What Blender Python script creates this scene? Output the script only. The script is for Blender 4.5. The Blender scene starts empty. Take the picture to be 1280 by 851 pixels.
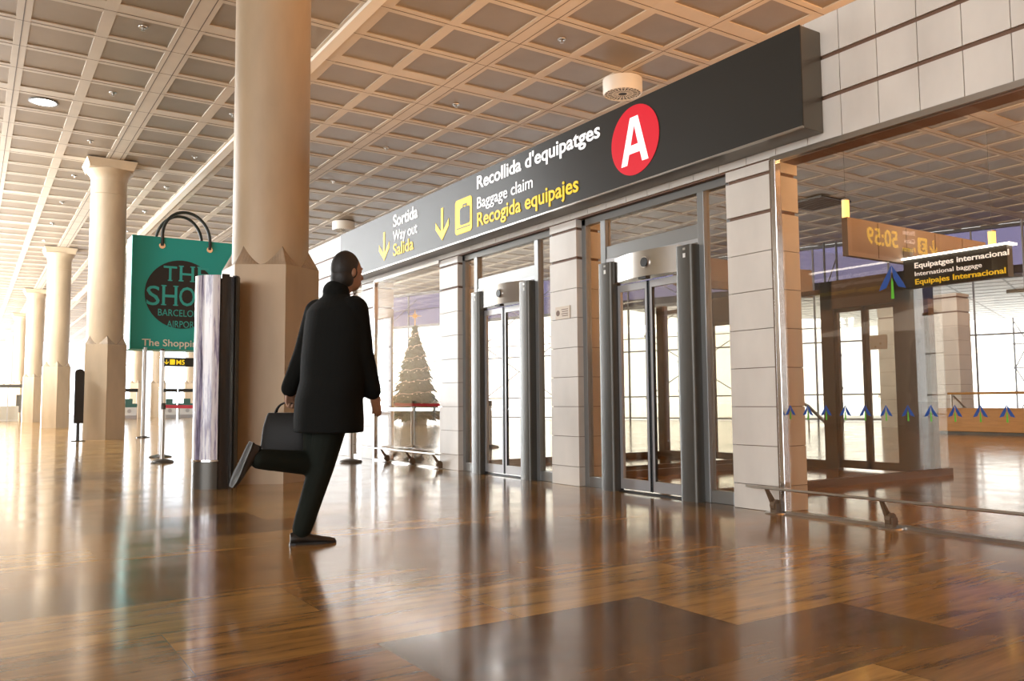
import bpy, math, random
from mathutils import Vector, Matrix

random.seed(7)
SC = bpy.context.scene
COL = SC.collection

# ------------------------------------------------------------------ camera
YAW, PIT, ROL, FPX, EYE = 0.57909, 0.073945, -0.008189, 1037.5, 0.9
cf = Vector((math.sin(YAW)*math.cos(PIT), math.cos(YAW)*math.cos(PIT), math.sin(PIT)))
cr0 = Vector((math.cos(YAW), -math.sin(YAW), 0)); cu0 = cr0.cross(cf)
cr = cr0*math.cos(ROL) + cu0*math.sin(ROL)
cu = -cr0*math.sin(ROL) + cu0*math.cos(ROL)
cam_data = bpy.data.cameras.new('camera'); cam = bpy.data.objects.new('camera', cam_data); COL.objects.link(cam)
cam_data.sensor_width = 36.0; cam_data.lens = FPX/1280*36.0; cam_data.clip_end = 800; cam_data.clip_start = 0.05
M = Matrix((cr, cu, -cf)).transposed().to_4x4(); M.translation = Vector((0, 0, EYE)); cam.matrix_world = M
SC.camera = cam

# ------------------------------------------------------------------ light and exposure
SC.view_settings.view_transform = 'Standard'; SC.view_settings.look = 'None'
SC.view_settings.gamma = 1.0; SC.view_settings.use_curve_mapping = False
SC.view_settings.exposure = 0.25
SC.cycles.max_bounces = 10; SC.cycles.diffuse_bounces = 5; SC.cycles.glossy_bounces = 5
SC.cycles.transparent_max_bounces = 24; SC.cycles.transmission_bounces = 4
SC.cycles.caustics_reflective = False; SC.cycles.caustics_refractive = False
SC.cycles.sample_clamp_indirect = 6.0
SC.cycles.use_denoising = True

w = bpy.data.worlds.new('world'); SC.world = w; w.use_nodes = True
nt = w.node_tree; nt.nodes.clear()
wo = nt.nodes.new('ShaderNodeOutputWorld'); bg = nt.nodes.new('ShaderNodeBackground')
bg.inputs['Color'].default_value = (0.86, 0.92, 1.0, 1); bg.inputs['Strength'].default_value = 3.8   # overcast sky
nt.links.new(bg.outputs[0], wo.inputs[0])

def area(name, loc, rot, sx, sy, power, color, portal=False):
    l = bpy.data.lights.new(name, 'AREA'); l.shape = 'RECTANGLE'; l.size = sx; l.size_y = sy
    l.energy = power; l.color = color
    if portal: l.cycles.is_portal = True
    o = bpy.data.objects.new(name, l); o.location = loc; o.rotation_euler = rot; COL.objects.link(o); return o

ZC = 7.43          # hall ceiling
FX = 5.45          # front face of the stone screen
# fill lights added out of view, and a portal that guides the sky light
area('far_left_fill', (-15.7, 77, 3.8), (0, -math.pi/2, 0), 7.0, 38, 34000, (.90, .96, 1))         # added area light standing in for daylight at the far left glazing
area('far_hall_fill', (-7, 62, .6), (math.pi, 0, 0), 9, 70, 24000, (.88, .95, 1))                            # added unseen light brightening the far ceiling, left of the frame
area('colonnade_fill', (-3, 36, 7.0), (0, math.radians(-58), 0), .8, 36, 3800, (.95, .98, 1))                     # added unseen strip that brightens the second and farther columns
area('baggage_hall_fill', (14.5, -2.6, 1.4), (math.pi, 0, 0), 13, 8, 4200, (1, .54, .24))                            # added warm fill for the baggage hall ceiling, right of the frame
area('near_left_fill', (-15.7, -3.5, 3.8), (0, -math.pi/2, 0), 7.0, 20, 1300, (1, .93, .84))       # added frontal fill for the stone pillars, set at the left glazing
area('screen_top_fill', (6.2, 5.5, 4.0), (math.pi, math.radians(40), 0), .4, 26, 300, (1, .60, .32))          # added warm fill hidden behind the screen top, brightens the ceiling
area('near_hall_fill', (-9, 1, 3.0), (math.pi, math.radians(12), 0), 6, 24, 480, (1, .84, .68))          # added warm fill for the near hall ceiling, left of the frame
area('end_glazing_portal', (0, 97.5, 3.7), (-math.pi/2, 0, 0), 32, 7.4, 1, (1, 1, 1), True)

# ------------------------------------------------------------------ materials
MATS = {}
def newmat(name):
    m = bpy.data.materials.new(name); m.use_nodes = True; m.node_tree.nodes.clear(); MATS[name] = m
    out = m.node_tree.nodes.new('ShaderNodeOutputMaterial'); return m, m.node_tree, out
def pr(name, col, rough=0.5, metal=0.0, noise=0.0, nscale=6.0, spec=0.5, emit=None, estr=0.0, stretch=(1, 1, 1), bump=0.0, coat=0.0):
    m, nt, out = newmat(name); N = nt.nodes; L = nt.links
    b = N.new('ShaderNodeBsdfPrincipled'); L.new(b.outputs[0], out.inputs[0])
    b.inputs['Base Color'].default_value = (*col, 1); b.inputs['Roughness'].default_value = rough
    b.inputs['Metallic'].default_value = metal; b.inputs['Specular IOR Level'].default_value = spec
    b.inputs['Coat Weight'].default_value = coat
    if emit: b.inputs['Emission Color'].default_value = (*emit, 1); b.inputs['Emission Strength'].default_value = estr
    if noise or bump:
        tc = N.new('ShaderNodeTexCoord'); mp = N.new('ShaderNodeMapping'); mp.inputs['Scale'].default_value = stretch
        n = N.new('ShaderNodeTexNoise'); n.inputs['Scale'].default_value = nscale; n.inputs['Detail'].default_value = 6
        L.new(tc.outputs['Object'], mp.inputs[0]); L.new(mp.outputs[0], n.inputs[0])
        if noise:
            r = N.new('ShaderNodeValToRGB'); r.color_ramp.elements[0].position = .3; r.color_ramp.elements[1].position = .7
            r.color_ramp.elements[0].color = (*[max(0, c*(1-noise)) for c in col], 1)
            r.color_ramp.elements[1].color = (*[min(1, c*(1+noise*.6)) for c in col], 1)
            L.new(n.outputs[0], r.inputs[0]); L.new(r.outputs[0], b.inputs['Base Color'])
        if bump:
            bp = N.new('ShaderNodeBump'); bp.inputs['Strength'].default_value = bump; bp.inputs['Distance'].default_value = .01
            L.new(n.outputs[0], bp.inputs['Height']); L.new(bp.outputs[0], b.inputs['Normal'])
    return m
def glass(name, tint, base=0.04, gain=1.0, rough=0.0):
    m, nt, out = newmat(name); N = nt.nodes; L = nt.links
    t = N.new('ShaderNodeBsdfTransparent'); t.inputs[0].default_value = (*tint, 1)
    g = N.new('ShaderNodeBsdfGlossy'); g.inputs['Roughness'].default_value = rough; g.inputs[0].default_value = (1, 1, 1, 1)
    lw = N.new('ShaderNodeLayerWeight'); lw.inputs[0].default_value = .5
    p = N.new('ShaderNodeMath'); p.operation = 'POWER'; p.inputs[1].default_value = 4.0
    a = N.new('ShaderNodeMath'); a.operation = 'MULTIPLY_ADD'; a.inputs[1].default_value = .9*gain; a.inputs[2].default_value = base
    a.use_clamp = True
    mx = N.new('ShaderNodeMixShader')
    L.new(lw.outputs['Facing'], p.inputs[0]); L.new(p.outputs[0], a.inputs[0]); L.new(a.outputs[0], mx.inputs[0])
    L.new(t.outputs[0], mx.inputs[1]); L.new(g.outputs[0], mx.inputs[2]); L.new(mx.outputs[0], out.inputs[0])
    return m

STONE = pr('stone_cladding', (.70, .66, .60), .38, noise=.10, nscale=3, stretch=(1, 1, .5))
GROOVE = pr('groove_brown', (.16, .085, .05), .6)
COLM = pr('column_stone', (.50, .385, .255), .5, noise=.16, nscale=2.2, stretch=(1, 1, .35), bump=.12)
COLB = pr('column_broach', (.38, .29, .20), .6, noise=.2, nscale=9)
PLASTER = pr('plaster', (.55, .47, .38), .8)
BEAM = pr('ceiling_beam', (.52, .44, .345), .5, noise=.06, nscale=2)
PANEL = pr('ceiling_panel', (.27, .215, .16), .42, metal=.25, noise=.08, nscale=1.5)
DIFFW = pr('diffuser_white', (.72, .68, .60), .45)
SEAM = pr('ceiling_seam', (.12, .085, .06), .7)
TRACK = pr('ceiling_track', (.78, .70, .58), .4)
SIGN = pr('sign_black', (.022, .020, .016), .45, spec=.35)
SIGNEDGE = pr('sign_edge', (.16, .14, .11), .35, metal=.7)
WHITE = pr('white_letter', (.85, .85, .85), .5, emit=(1, 1, 1), estr=.5)
WHITEL = pr('lit_white_letter', (.85, .85, .85), .5, emit=(1, 1, 1), estr=3)
YELLOWL = pr('lit_yellow_letter', (.85, .62, .02), .5, emit=(1, .68, .02), estr=4)
YELLOW = pr('yellow_letter', (.85, .62, .02), .5, emit=(1, .68, .02), estr=.30)
RED = pr('red_disc', (.62, .005, .02), .45, emit=(1, 0, .03), estr=.22)
DARKG = pr('dark_grey_metal', (.085, .08, .07), .36, metal=.4)
GREYM = pr('grey_frame', (.27, .28, .28), .32, metal=.55)
GREYL = pr('light_grey_frame', (.45, .46, .48), .3, metal=.5)
CHROME = pr('chrome', (.75, .75, .76), .12, metal=1.0)
STEEL = pr('brushed_steel', (.46, .44, .41), .28, metal=1.0)
BLACK = pr('black_rubber', (.012, .012, .012), .5)
BLACKG = pr('black_gloss', (.018, .016, .014), .22)
BROWNM = pr('bronze_frame', (.15, .095, .055), .45, metal=.1)
FASCIA = pr('fascia_panel', (.25, .195, .15), .4)
GLASS = glass('clear_glass', (.95, .94, .91), .03, .6)
GLASSW = glass('window_glass', (.93, .90, .85), .035, .8)
LAV = glass('tinted_solar_glass', (.27, .255, .34), .03, .4)
WOOD = pr('counter_wood', (.52, .27, .075), .4, noise=.12, nscale=4, stretch=(1, 1, 9))
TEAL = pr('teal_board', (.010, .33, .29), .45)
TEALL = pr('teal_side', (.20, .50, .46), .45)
TEALT = pr('teal_letter', (.03, .36, .32), .5)
CREAM = pr('cream_letter', (.75, .72, .62), .5)
ROPE = pr('black_rope', (.02, .025, .02), .6)
REDB = pr('red_belt', (.62, .01, .03), .5)
BLUE = pr('blue_sticker', (.01, .06, .27), .4)
GREEN = pr('green_sticker', (.10, .45, .02), .4)
TREEM = pr('tree_foliage', (.035, .062, .022), .8, noise=.35, nscale=9)
TRUNK = pr('tree_trunk', (.10, .06, .03), .9)
GOLD = pr('gold_star', (.75, .38, .03), .35, emit=(1, .5, .05), estr=.25)
BULB = pr('fairy_light', (1, .85, .7), .5, emit=(1, .85, .68), estr=1.6)
TINSEL = pr('tinsel', (.5, .36, .28), .4)
LAMPW = pr('lamp_glow', (1, 1, .95), .5, emit=(1, .98, .92), estr=7)
LAMPY = pr('amber_lamp', (1, .75, .3), .5, emit=(1, .62, .16), estr=1.6)
TRUSS = pr('truss_steel', (.09, .09, .10), .45, metal=.4)
TRUSSL = pr('pale_truss_steel', (.22, .22, .25), .45)
APRON = pr('apron_concrete', (.86, .87, .88), .8)
CANOPY = pr('canopy_white', (.92, .92, .92), .7)
CANLINE = pr('canopy_joint', (.5, .5, .5), .7)
COAT = pr('coat_wool', (.005, .0055, .005), .9, spec=.15, bump=.2, nscale=60)
TROUS = pr('trouser_cloth', (.008, .011, .008), .85, spec=.2, bump=.15, nscale=40)
SHOE = pr('shoe_leather', (.012, .010, .009), .3)
SKIN = pr('skin', (.30, .17, .11), .55)
HAIR = pr('hair', (.008, .006, .005), .6, bump=.3, nscale=50)
BAGL = pr('bag_leather', (.006, .006, .006), .6, spec=.25)
PAPER = pr('notice_paper', (.8, .8, .78), .6)
DESK = pr('desk_white', (.62, .62, .60), .4)
DESKG = pr('desk_green', (.05, .13, .11), .4)
PLAQUE = pr('plaque', (.62, .52, .40), .4)

def floor_mat():
    m, nt, out = newmat('polished_marble_floor'); N = nt.nodes; L = nt.links
    b = N.new('ShaderNodeBsdfPrincipled'); L.new(b.outputs[0], out.inputs[0])
    tc = N.new('ShaderNodeTexCoord')
    br = N.new('ShaderNodeTexBrick'); br.offset = .5; br.offset_frequency = 2; br.squash = 1
    br.inputs['Scale'].default_value = 1; br.inputs['Brick Width'].default_value = 1.30; br.inputs['Row Height'].default_value = .595
    br.inputs['Mortar Size'].default_value = .0022; br.inputs['Mortar Smooth'].default_value = .1; br.inputs['Bias'].default_value = 0
    br.inputs['Color1'].default_value = (0, 0, 0, 1); br.inputs['Color2'].default_value = (1, 1, 1, 1); br.inputs['Mortar'].default_value = (.5, .5, .5, 1)
    mp = N.new('ShaderNodeMapping'); mp.inputs['Location'].default_value = (-0.665, .02, 0)
    L.new(tc.outputs['Object'], mp.inputs[0]); L.new(mp.outputs[0], br.inputs[0])
    rs = N.new('ShaderNodeValToRGB'); e = rs.color_ramp.elements
    e[0].position = 0; e[0].color = (.085, .060, .038, 1)
    e[1].position = 1; e[1].color = (.30, .10, .032, 1)
    for p_, c_ in ((.12, (.17, .105, .045, 1)), (.45, (.36, .215, .070, 1)), (.7, (.46, .31, .11, 1)), (.9, (.24, .145, .055, 1))):
        x = e.new(p_); x.color = c_
    L.new(br.outputs['Color'], rs.inputs[0])
    # veins: long streaks running across the hall, shifted per slab
    add = N.new('ShaderNodeVectorMath'); add.operation = 'MULTIPLY_ADD'
    add.inputs[1].default_value = (7, 3, 9)
    L.new(br.outputs['Color'], add.inputs[0]); L.new(tc.outputs['Object'], add.inputs[2])
    m2 = N.new('ShaderNodeMapping'); m2.inputs['Scale'].default_value = (.9, 9, 1); L.new(add.outputs[0], m2.inputs[0])
    n1 = N.new('ShaderNodeTexNoise'); n1.inputs['Scale'].default_value = 1.6; n1.inputs['Detail'].default_value = 8; n1.inputs['Roughness'].default_value = .65; n1.inputs['Distortion'].default_value = .6
    L.new(m2.outputs[0], n1.inputs[0])
    rv = N.new('ShaderNodeValToRGB'); ev = rv.color_ramp.elements
    ev[0].position = .30; ev[0].color = (.20, .16, .14, 1); ev[1].position = .72; ev[1].color = (1.5, 1.42, 1.25, 1)
    x = ev.new(.46); x.color = (.95, .93, .90, 1)
    L.new(n1.outputs[0], rv.inputs[0])
    mul = N.new('ShaderNodeMix'); mul.data_type = 'RGBA'; mul.blend_type = 'MULTIPLY'; mul.inputs[0].default_value = .85
    L.new(rs.outputs[0], mul.inputs[6]); L.new(rv.outputs[0], mul.inputs[7])
    n2 = N.new('ShaderNodeTexNoise'); n2.inputs['Scale'].default_value = .8; n2.inputs['Detail'].default_value = 3; L.new(tc.outputs['Object'], n2.inputs[0])
    r2 = N.new('ShaderNodeValToRGB'); r2.color_ramp.elements[0].position = .35; r2.color_ramp.elements[0].color = (.72, .66, .6, 1); r2.color_ramp.elements[1].position = .65; r2.color_ramp.elements[1].color = (1.1, 1.05, 1, 1)
    L.new(n2.outputs[0], r2.inputs[0])
    mul2 = N.new('ShaderNodeMix'); mul2.data_type = 'RGBA'; mul2.blend_type = 'MULTIPLY'; mul2.inputs[0].default_value = .8
    L.new(mul.outputs[2], mul2.inputs[6]); L.new(r2.outputs[0], mul2.inputs[7])
    mo = N.new('ShaderNodeMix'); mo.data_type = 'RGBA'; mo.inputs[7].default_value = (.05, .03, .02, 1)
    ms = N.new('ShaderNodeMath'); ms.operation = 'MULTIPLY'; ms.inputs[1].default_value = .6
    L.new(br.outputs['Fac'], ms.inputs[0]); L.new(ms.outputs[0], mo.inputs[0]); L.new(mul2.outputs[2], mo.inputs[6])
    L.new(mo.outputs[2], b.inputs['Base Color'])
    # polish: mostly mirror like, a little duller in patches; slow undulation
    n3 = N.new('ShaderNodeTexNoise'); n3.inputs['Scale'].default_value = 2.2; n3.inputs['Detail'].default_value = 4; L.new(tc.outputs['Object'], n3.inputs[0])
    mr = N.new('ShaderNodeMapRange'); mr.inputs[1].default_value = .3; mr.inputs[2].default_value = .7; mr.inputs[3].default_value = .10; mr.inputs[4].default_value = .18
    L.new(n3.outputs[0], mr.inputs[0]); L.new(mr.outputs[0], b.inputs['Roughness'])
    b.inputs['IOR'].default_value = 1.65; b.inputs['Specular IOR Level'].default_value = .55
    bp = N.new('ShaderNodeBump'); bp.inputs['Strength'].default_value = .05; bp.inputs['Distance'].default_value = .02
    L.new(n3.outputs[0], bp.inputs['Height']); L.new(bp.outputs[0], b.inputs['Normal'])
    return m
FLOORM = floor_mat()

# ------------------------------------------------------------------ mesh helpers
class MB:
    def __init__(s): s.v = []; s.f = []; s.mi = []; s.ms = []; s.cur = 0
    def mat(s, m):
        if m not in s.ms: s.ms.append(m)
        s.cur = s.ms.index(m); return s
    def add(s, vs, fs):
        o = len(s.v); s.v += [tuple(x) for x in vs]
        for f in fs: s.f.append([i+o for i in f]); s.mi.append(s.cur)
        return s
    def box(s, x0, y0, z0, x1, y1, z1):
        x0, x1 = sorted((x0, x1)); y0, y1 = sorted((y0, y1)); z0, z1 = sorted((z0, z1))
        return s.add([(x0, y0, z0), (x1, y0, z0), (x1, y1, z0), (x0, y1, z0), (x0, y0, z1), (x1, y0, z1), (x1, y1, z1), (x0, y1, z1)],
              [(0, 3, 2, 1), (4, 5, 6, 7), (0, 1, 5, 4), (1, 2, 6, 5), (2, 3, 7, 6), (3, 0, 4, 7)])
    def prism(s, poly, z0, z1, axis='z', off=0):
        n = len(poly)
        def P(a, b, c): return (a, b, c) if axis == 'z' else ((c, a, b) if axis == 'x' else (a, c, b))
        vs = [P(a, b, z0) for a, b in poly] + [P(a, b, z1) for a, b in poly]
        fs = [list(range(n-1, -1, -1)), list(range(n, 2*n))] + [(i, (i+1) % n, n+(i+1) % n, n+i) for i in range(n)]
        return s.add(vs, fs)
    def loft(s, rings, cap=True):
        n = len(rings[0]); o = len(s.v); vs = [p for r in rings for p in r]; fs = []
        for k in range(len(rings)-1):
            for i in range(n):
                j = (i+1) % n; fs.append((k*n+i, k*n+j, (k+1)*n+j, (k+1)*n+i))
        if cap: fs.append(list(range(n-1, -1, -1))); fs.append([(len(rings)-1)*n+i for i in range(n)])
        return s.add(vs, fs)
    def ring(s, prof, n=32):
        pr_ = list(prof)+[prof[0]]
        return s.loft([[(r*math.cos(2*math.pi*i/n), r*math.sin(2*math.pi*i/n), z) for i in range(n)] for r, z in pr_], cap=False)
    def lathe(s, prof, cx=0, cy=0, n=32):
        return s.loft([[(cx+r*math.cos(2*math.pi*i/n), cy+r*math.sin(2*math.pi*i/n), z) for i in range(n)] for r, z in prof])
    def tube(s, pts, r, n=10, r1=None):
        pts = [Vector(p) for p in pts]; R = []
        m = len(pts)
        up = None
        for k, p in enumerate(pts):
            d = (pts[min(k+1, m-1)]-pts[max(k-1, 0)]).normalized()
            if up is None: up = Vector((0, 0, 1)) if abs(d.z) < .9 else Vector((1, 0, 0))
            a = d.cross(up).normalized(); b = a.cross(d).normalized(); up = b
            rr = r if r1 is None else r+(r1-r)*k/(m-1)
            R.append([p+a*rr*math.cos(2*math.pi*i/n)+b*rr*math.sin(2*math.pi*i/n) for i in range(n)])
        return s.loft(R)
    def ball(s, c, r, n=12, m=8):
        if not hasattr(r, '__len__'): r = (r, r, r)
        R = []
        for k in range(m+1):
            t = math.pi*k/m; t = min(max(t, .02), math.pi-.02)
            R.append([(c[0]+r[0]*math.sin(t)*math.cos(2*math.pi*i/n), c[1]+r[1]*math.sin(t)*math.sin(2*math.pi*i/n), c[2]-r[2]*math.cos(t)) for i in range(n)])
        return s.loft(R)
    def build(s, name, mat=None, parent=None, loc=None, smooth=False, bevel=0, structure=False):
        me = bpy.data.meshes.new(name); me.from_pydata(s.v, [], s.f)
        ms = s.ms or [mat]
        for m in ms: me.materials.append(m)
        if s.ms: me.polygons.foreach_set('material_index', s.mi)
        if smooth: me.polygons.foreach_set('use_smooth', [True]*len(me.polygons))
        me.update()
        import bmesh
        bm = bmesh.new(); bm.from_mesh(me); bmesh.ops.recalc_face_normals(bm, faces=bm.faces); bm.to_mesh(me); bm.free()
        o = bpy.data.objects.new(name, me); COL.objects.link(o)
        if parent is not None: o.parent = parent
        if loc is not None: o.location = loc
        if bevel:
            b = o.modifiers.new('bevel', 'BEVEL'); b.width = bevel; b.segments = 2; b.limit_method = 'ANGLE'
        if smooth == 'auto':
            me.polygons.foreach_set('use_smooth', [True]*len(me.polygons)); me.update()
            try: me.set_sharp_from_angle(angle=math.radians(40))
            except Exception: pass
        if structure: o['kind'] = 'structure'
        return o
def tag(o, label, cat, group=None):
    o['label'] = label; o['category'] = cat
    if group: o['group'] = group
    return o
def thing(name, label, cat, loc=(0, 0, 0), rz=0, group=None):
    o = bpy.data.objects.new(name, None); o.empty_display_size = .1; COL.objects.link(o)
    o.location = loc; o.rotation_euler = (0, 0, rz); return tag(o, label, cat, group)
def struct_empty(name, loc=(0, 0, 0)):
    o = bpy.data.objects.new(name, None); COL.objects.link(o); o.location = loc; o['kind'] = 'structure'; return o
def dup(root, loc, label=None, rz=None):
    c = root.copy(); COL.objects.link(c); c.location = loc
    if rz is not None: c.rotation_euler = (0, 0, rz)
    if label: c['label'] = label
    def rec(a, b):
        for ch in [x for x in bpy.data.objects if x.parent == a]:
            d = ch.copy(); COL.objects.link(d); d.parent = b; rec(ch, d)
    rec(root, c); return c

def text(name, body, org, xd, ud, cap, width, mat, parent, bold=0.0, depth=.006, align='L'):
    """lettering: org = baseline left point (parent space), xd reading direction, ud up; cap height and total width in metres"""
    c = bpy.data.curves.new(name, 'FONT'); c.body = body; c.size = 1; c.offset = bold; c.resolution_u = 3
    o = bpy.data.objects.new('tmp_text', c); COL.objects.link(o)
    dg = bpy.context.evaluated_depsgraph_get(); dg.update()
    me = bpy.data.meshes.new_from_object(o.evaluated_get(dg)); bpy.data.objects.remove(o)
    xs = [v.co.x for v in me.vertices]; x0, x1 = min(xs), max(xs)
    capf = .729
    xd = Vector(xd).normalized(); ud = Vector(ud).normalized(); nd = xd.cross(ud); org = Vector(org)
    sx = width/(x1-x0) if width else cap/capf; sy = cap/capf
    base = [(v.co.x-x0)*sx for v in me.vertices]; yy = [v.co.y*sy for v in me.vertices]
    polys = [list(p.vertices) for p in me.polygons]
    edge = {}
    for p in polys:
        for a, b in zip(p, p[1:]+p[:1]): edge[(a, b)] = 1
    bnd = [(a, b) for (a, b) in edge if (b, a) not in edge]
    n = len(base)
    vs = [org+xd*base[i]+ud*yy[i]+nd*depth for i in range(n)] + [org+xd*base[i]+ud*yy[i] for i in range(n)]
    fs = polys+[(a, a+n, b+n, b) for a, b in bnd]
    m2 = bpy.data.meshes.new(name); m2.from_pydata([tuple(v) for v in vs], [], fs); m2.materials.append(mat); m2.update()
    t = bpy.data.objects.new(name, m2); COL.objects.link(t); t.parent = parent; return t
def words(name, body, org, xd, ud, cap, width, mat, parent, bold=0.0, depth=.006):
    def ext(s_):
        c = bpy.data.curves.new('m', 'FONT'); c.body = s_; c.size = 1; c.offset = bold
        o = bpy.data.objects.new('m', c); COL.objects.link(o); dg = bpy.context.evaluated_depsgraph_get(); dg.update()
        me = bpy.data.meshes.new_from_object(o.evaluated_get(dg)); bpy.data.objects.remove(o)
        xs = [v.co.x for v in me.vertices]; return min(xs), max(xs)
    a, b = ext(body); k = width/(b-a); pre = ''
    for w_ in body.split(' '):
        _, x1 = ext(pre+w_); s0, s1 = ext(w_); wd = s1-s0
        text(name, w_, Vector(org)+Vector(xd).normalized()*((x1-wd-a)*k), xd, ud, cap, wd*k, mat, parent, bold, depth)
        pre += w_+' '
def flat(name, poly, org, xd, ud, mat, parent, depth=.005, base=0.0):
    """flat cut-out plate; poly in (x, up) metres from org"""
    xd = Vector(xd).normalized(); ud = Vector(ud).normalized(); nd = xd.cross(ud); org = Vector(org)
    n = len(poly)
    vs = [org+xd*a+ud*b+nd*(base+depth) for a, b in poly]+[org+xd*a+ud*b+nd*base for a, b in poly]
    mb = MB().add(vs, [list(range(n)), list(range(2*n-1, n-1, -1))]+[(i, n+i, n+(i+1) % n, (i+1) % n) for i in range(n)])
    return mb.build(name, mat, parent)
def circ(r, n=48, rx=None): return [((rx or r)*math.cos(2*math.pi*i/n), r*math.sin(2*math.pi*i/n)) for i in range(n)]
def rrect(w_, h_, r, n=5):
    P = []
    for cx, cy, a in ((w_/2-r, h_/2-r, 0), (-w_/2+r, h_/2-r, 90), (-w_/2+r, -h_/2+r, 180), (w_/2-r, -h_/2+r, 270)):
        for k in range(n+1):
            t = math.radians(a+90*k/n); P.append((cx+r*math.cos(t), cy+r*math.sin(t)))
    return P
def ray(x, y):
    return cf*FPX+cr*(x-640)-cu*(y-425.5)

# ================================================================== SETTING
def wall_x(y):            # the skewed curtain wall: its x at a given y
    return 22+.357*(45-y) if y < 65 else 14.86
Y0, Y1, XL = -15.0, 97.5, -16.0
HALL = [(XL, Y0), (wall_x(Y0), Y0), (wall_x(64.99), 65), (14.86, Y1), (XL, Y1)]
MB().prism(HALL, -.12, 0).build('floor', FLOORM, structure=True)
MB().box(-150, -150, -.5, 260, 300, -.14).build('ground', APRON, structure=True)

ceiling = MB().prism(HALL, ZC+.022, ZC+.3).build('ceiling', PANEL, structure=True)
xs_beam = []; xs_seam = []
for k in range(-4, 8):
    b = .56+5.06*k
    for off, wd in ((0, .22), (1.2, .20), (2.49, .42), (3.78, .20)):
        x = b+off
        if k == 1 and off == 0: x, wd = 5.415, .50
        xs_beam.append((x, wd))
        if off == 0: xs_seam.append(x)
        if off == 2.49: xs_seam += [x-.12, x+.12]
ys_beam = []; ys_seam = []
for k in range(-6, 18):
    b = 14.68+4.88*k
    for off, wd in ((0, .44), (1.27, .24), (2.44, .24), (3.61, .24)):
        ys_beam.append((b+off, wd))
        ys_seam.append(b+off+ (0 if off else .1))
def yend(x): return Y1 if x < 14.8 else 45-(x-22)/.357
mb = MB()
for x, wd in xs_beam:
    if x-wd > XL and x+wd < 43: mb.box(x-wd/2, Y0, ZC, x+wd/2, yend(x+wd/2), ZC+.1)
for y, wd in ys_beam:
    if y-wd > Y0 and y+wd < Y1: mb.box(XL, y-wd/2, ZC+.003, wall_x(y+wd/2), y+wd/2, ZC+.1)
mb.build('ceiling_beam', BEAM, ceiling)
mb = MB()
for x in xs_seam:
    if XL < x < 43: mb.box(x-.008, Y0, ZC-.002, x+.008, yend(x), ZC+.02)
for y in ys_seam:
    if Y0 < y < Y1: mb.box(XL, y-.007, ZC-.001, wall_x(y), y+.007, ZC+.02)
mb.build('ceiling_seam', SEAM, ceiling)
MB().box(5.22, Y0, ZC-.07, 5.42, Y1-40, ZC+.01).build('ceiling_track', TRACK, ceiling)

# opaque walls out of frame and the glazed openings
MB().box(XL-.3, 7, 0, XL, 58, ZC+.3).build('wall_left', PLASTER, structure=True)
MB().box(XL-.3, Y0-.3, 0, wall_x(Y0), Y0, ZC+.3).build('wall_back', PLASTER, structure=True)
mb = MB()
for y in list(range(-14, 8, 4))+list(range(58, 98, 6)): mb.box(XL-.1, y-.05, 0, XL+.05, y+.05, ZC)
for z in (.1, 2.6, 5.2): mb.box(XL-.08, 58, z-.05, XL+.03, Y1, z+.05); mb.box(XL-.08, Y0, z-.05, XL+.03, 7, z+.05)
mb.build('window_5', GREYL, structure=True)
mb = MB()
for x in range(-13, 14, 3): mb.box(x-.05, Y1-.1, 0, x+.05, Y1, ZC)
for z in (.1, 2.6, 5.2): mb.box(XL, Y1-.08, z-.05, 14.8, Y1, z+.05)
mb.build('window_6', GREYL, structure=True)

# ------------------------------------------------------------------ curtain wall with trusses
Q0 = Vector((22, 45, 0)); QD = Vector((8, -22.4, 0)).normalized(); QN = Vector((-QD.y, QD.x, 0))   # QN points outside
def q(s, n=0.0, z=0.0): v = Q0+QD*s+QN*n; return (v.x, v.y, z)
def qbox(mb, s0, s1, n0, n1, z0, z1):
    return mb.add([q(s0, n0, z0), q(s1, n0, z0), q(s1, n1, z0), q(s0, n1, z0), q(s0, n0, z1), q(s1, n0, z1), q(s1, n1, z1), q(s0, n1, z1)],
                  [(0, 3, 2, 1), (4, 5, 6, 7), (0, 1, 5, 4), (1, 2, 6, 5), (2, 3, 7, 6), (3, 0, 4, 7)])
win3 = struct_empty('window_3')
mb = MB()
for k in range(29):
    s = -21+k*3
    if s < 63: qbox(mb, s-.03, s+.03, -.05, .05, 0, ZC)
for z in (.08, 1.1, 3.3): qbox(mb, -21, 63, -.04, .04, z-.03, z+.03)
mb.build('window_frame', TRUSSL, win3)
mb = MB(); qbox(mb, -21, 63, -.1, .1, 5.38, 5.52); qbox(mb, -21, 63, -.1, .1, ZC-.12, ZC); mb.build('dark_rail', TRUSS, win3)
mb = MB(); qbox(mb, -21, 63, -.02, .02, 5.52, ZC-.12); mb.build('tinted_pane', LAV, win3)
mb = MB(); qbox(mb, -21, 63, -.01, .01, .1, 5.38); mb.build('glass_pane', GLASS, win3)
def truss(name, parent, pos, z0, z1, wd, r, mat, bay=1.0):
    mb = MB()
    a = [Vector(pos(-wd/2)), Vector(pos(wd/2))]
    for p in a: mb.tube([(p.x, p.y, z0), (p.x, p.y, z1)], r, 8)
    z = z0; k = 0
    while z+bay <= z1+.01:
        p, r_ = (a[0], a[1]) if k % 2 == 0 else (a[1], a[0])
        mb.tube([(p.x, p.y, z), (r_.x, r_.y, z+bay)], r*.6, 6)
        mb.tube([(a[0].x, a[0].y, z), (a[1].x, a[1].y, z)], r*.6, 6)
        for c in a: mb.ball((c.x, c.y, z), r*1.8, 8, 6)
        z += bay; k += 1
    return mb.build(name, mat, parent)
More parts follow.
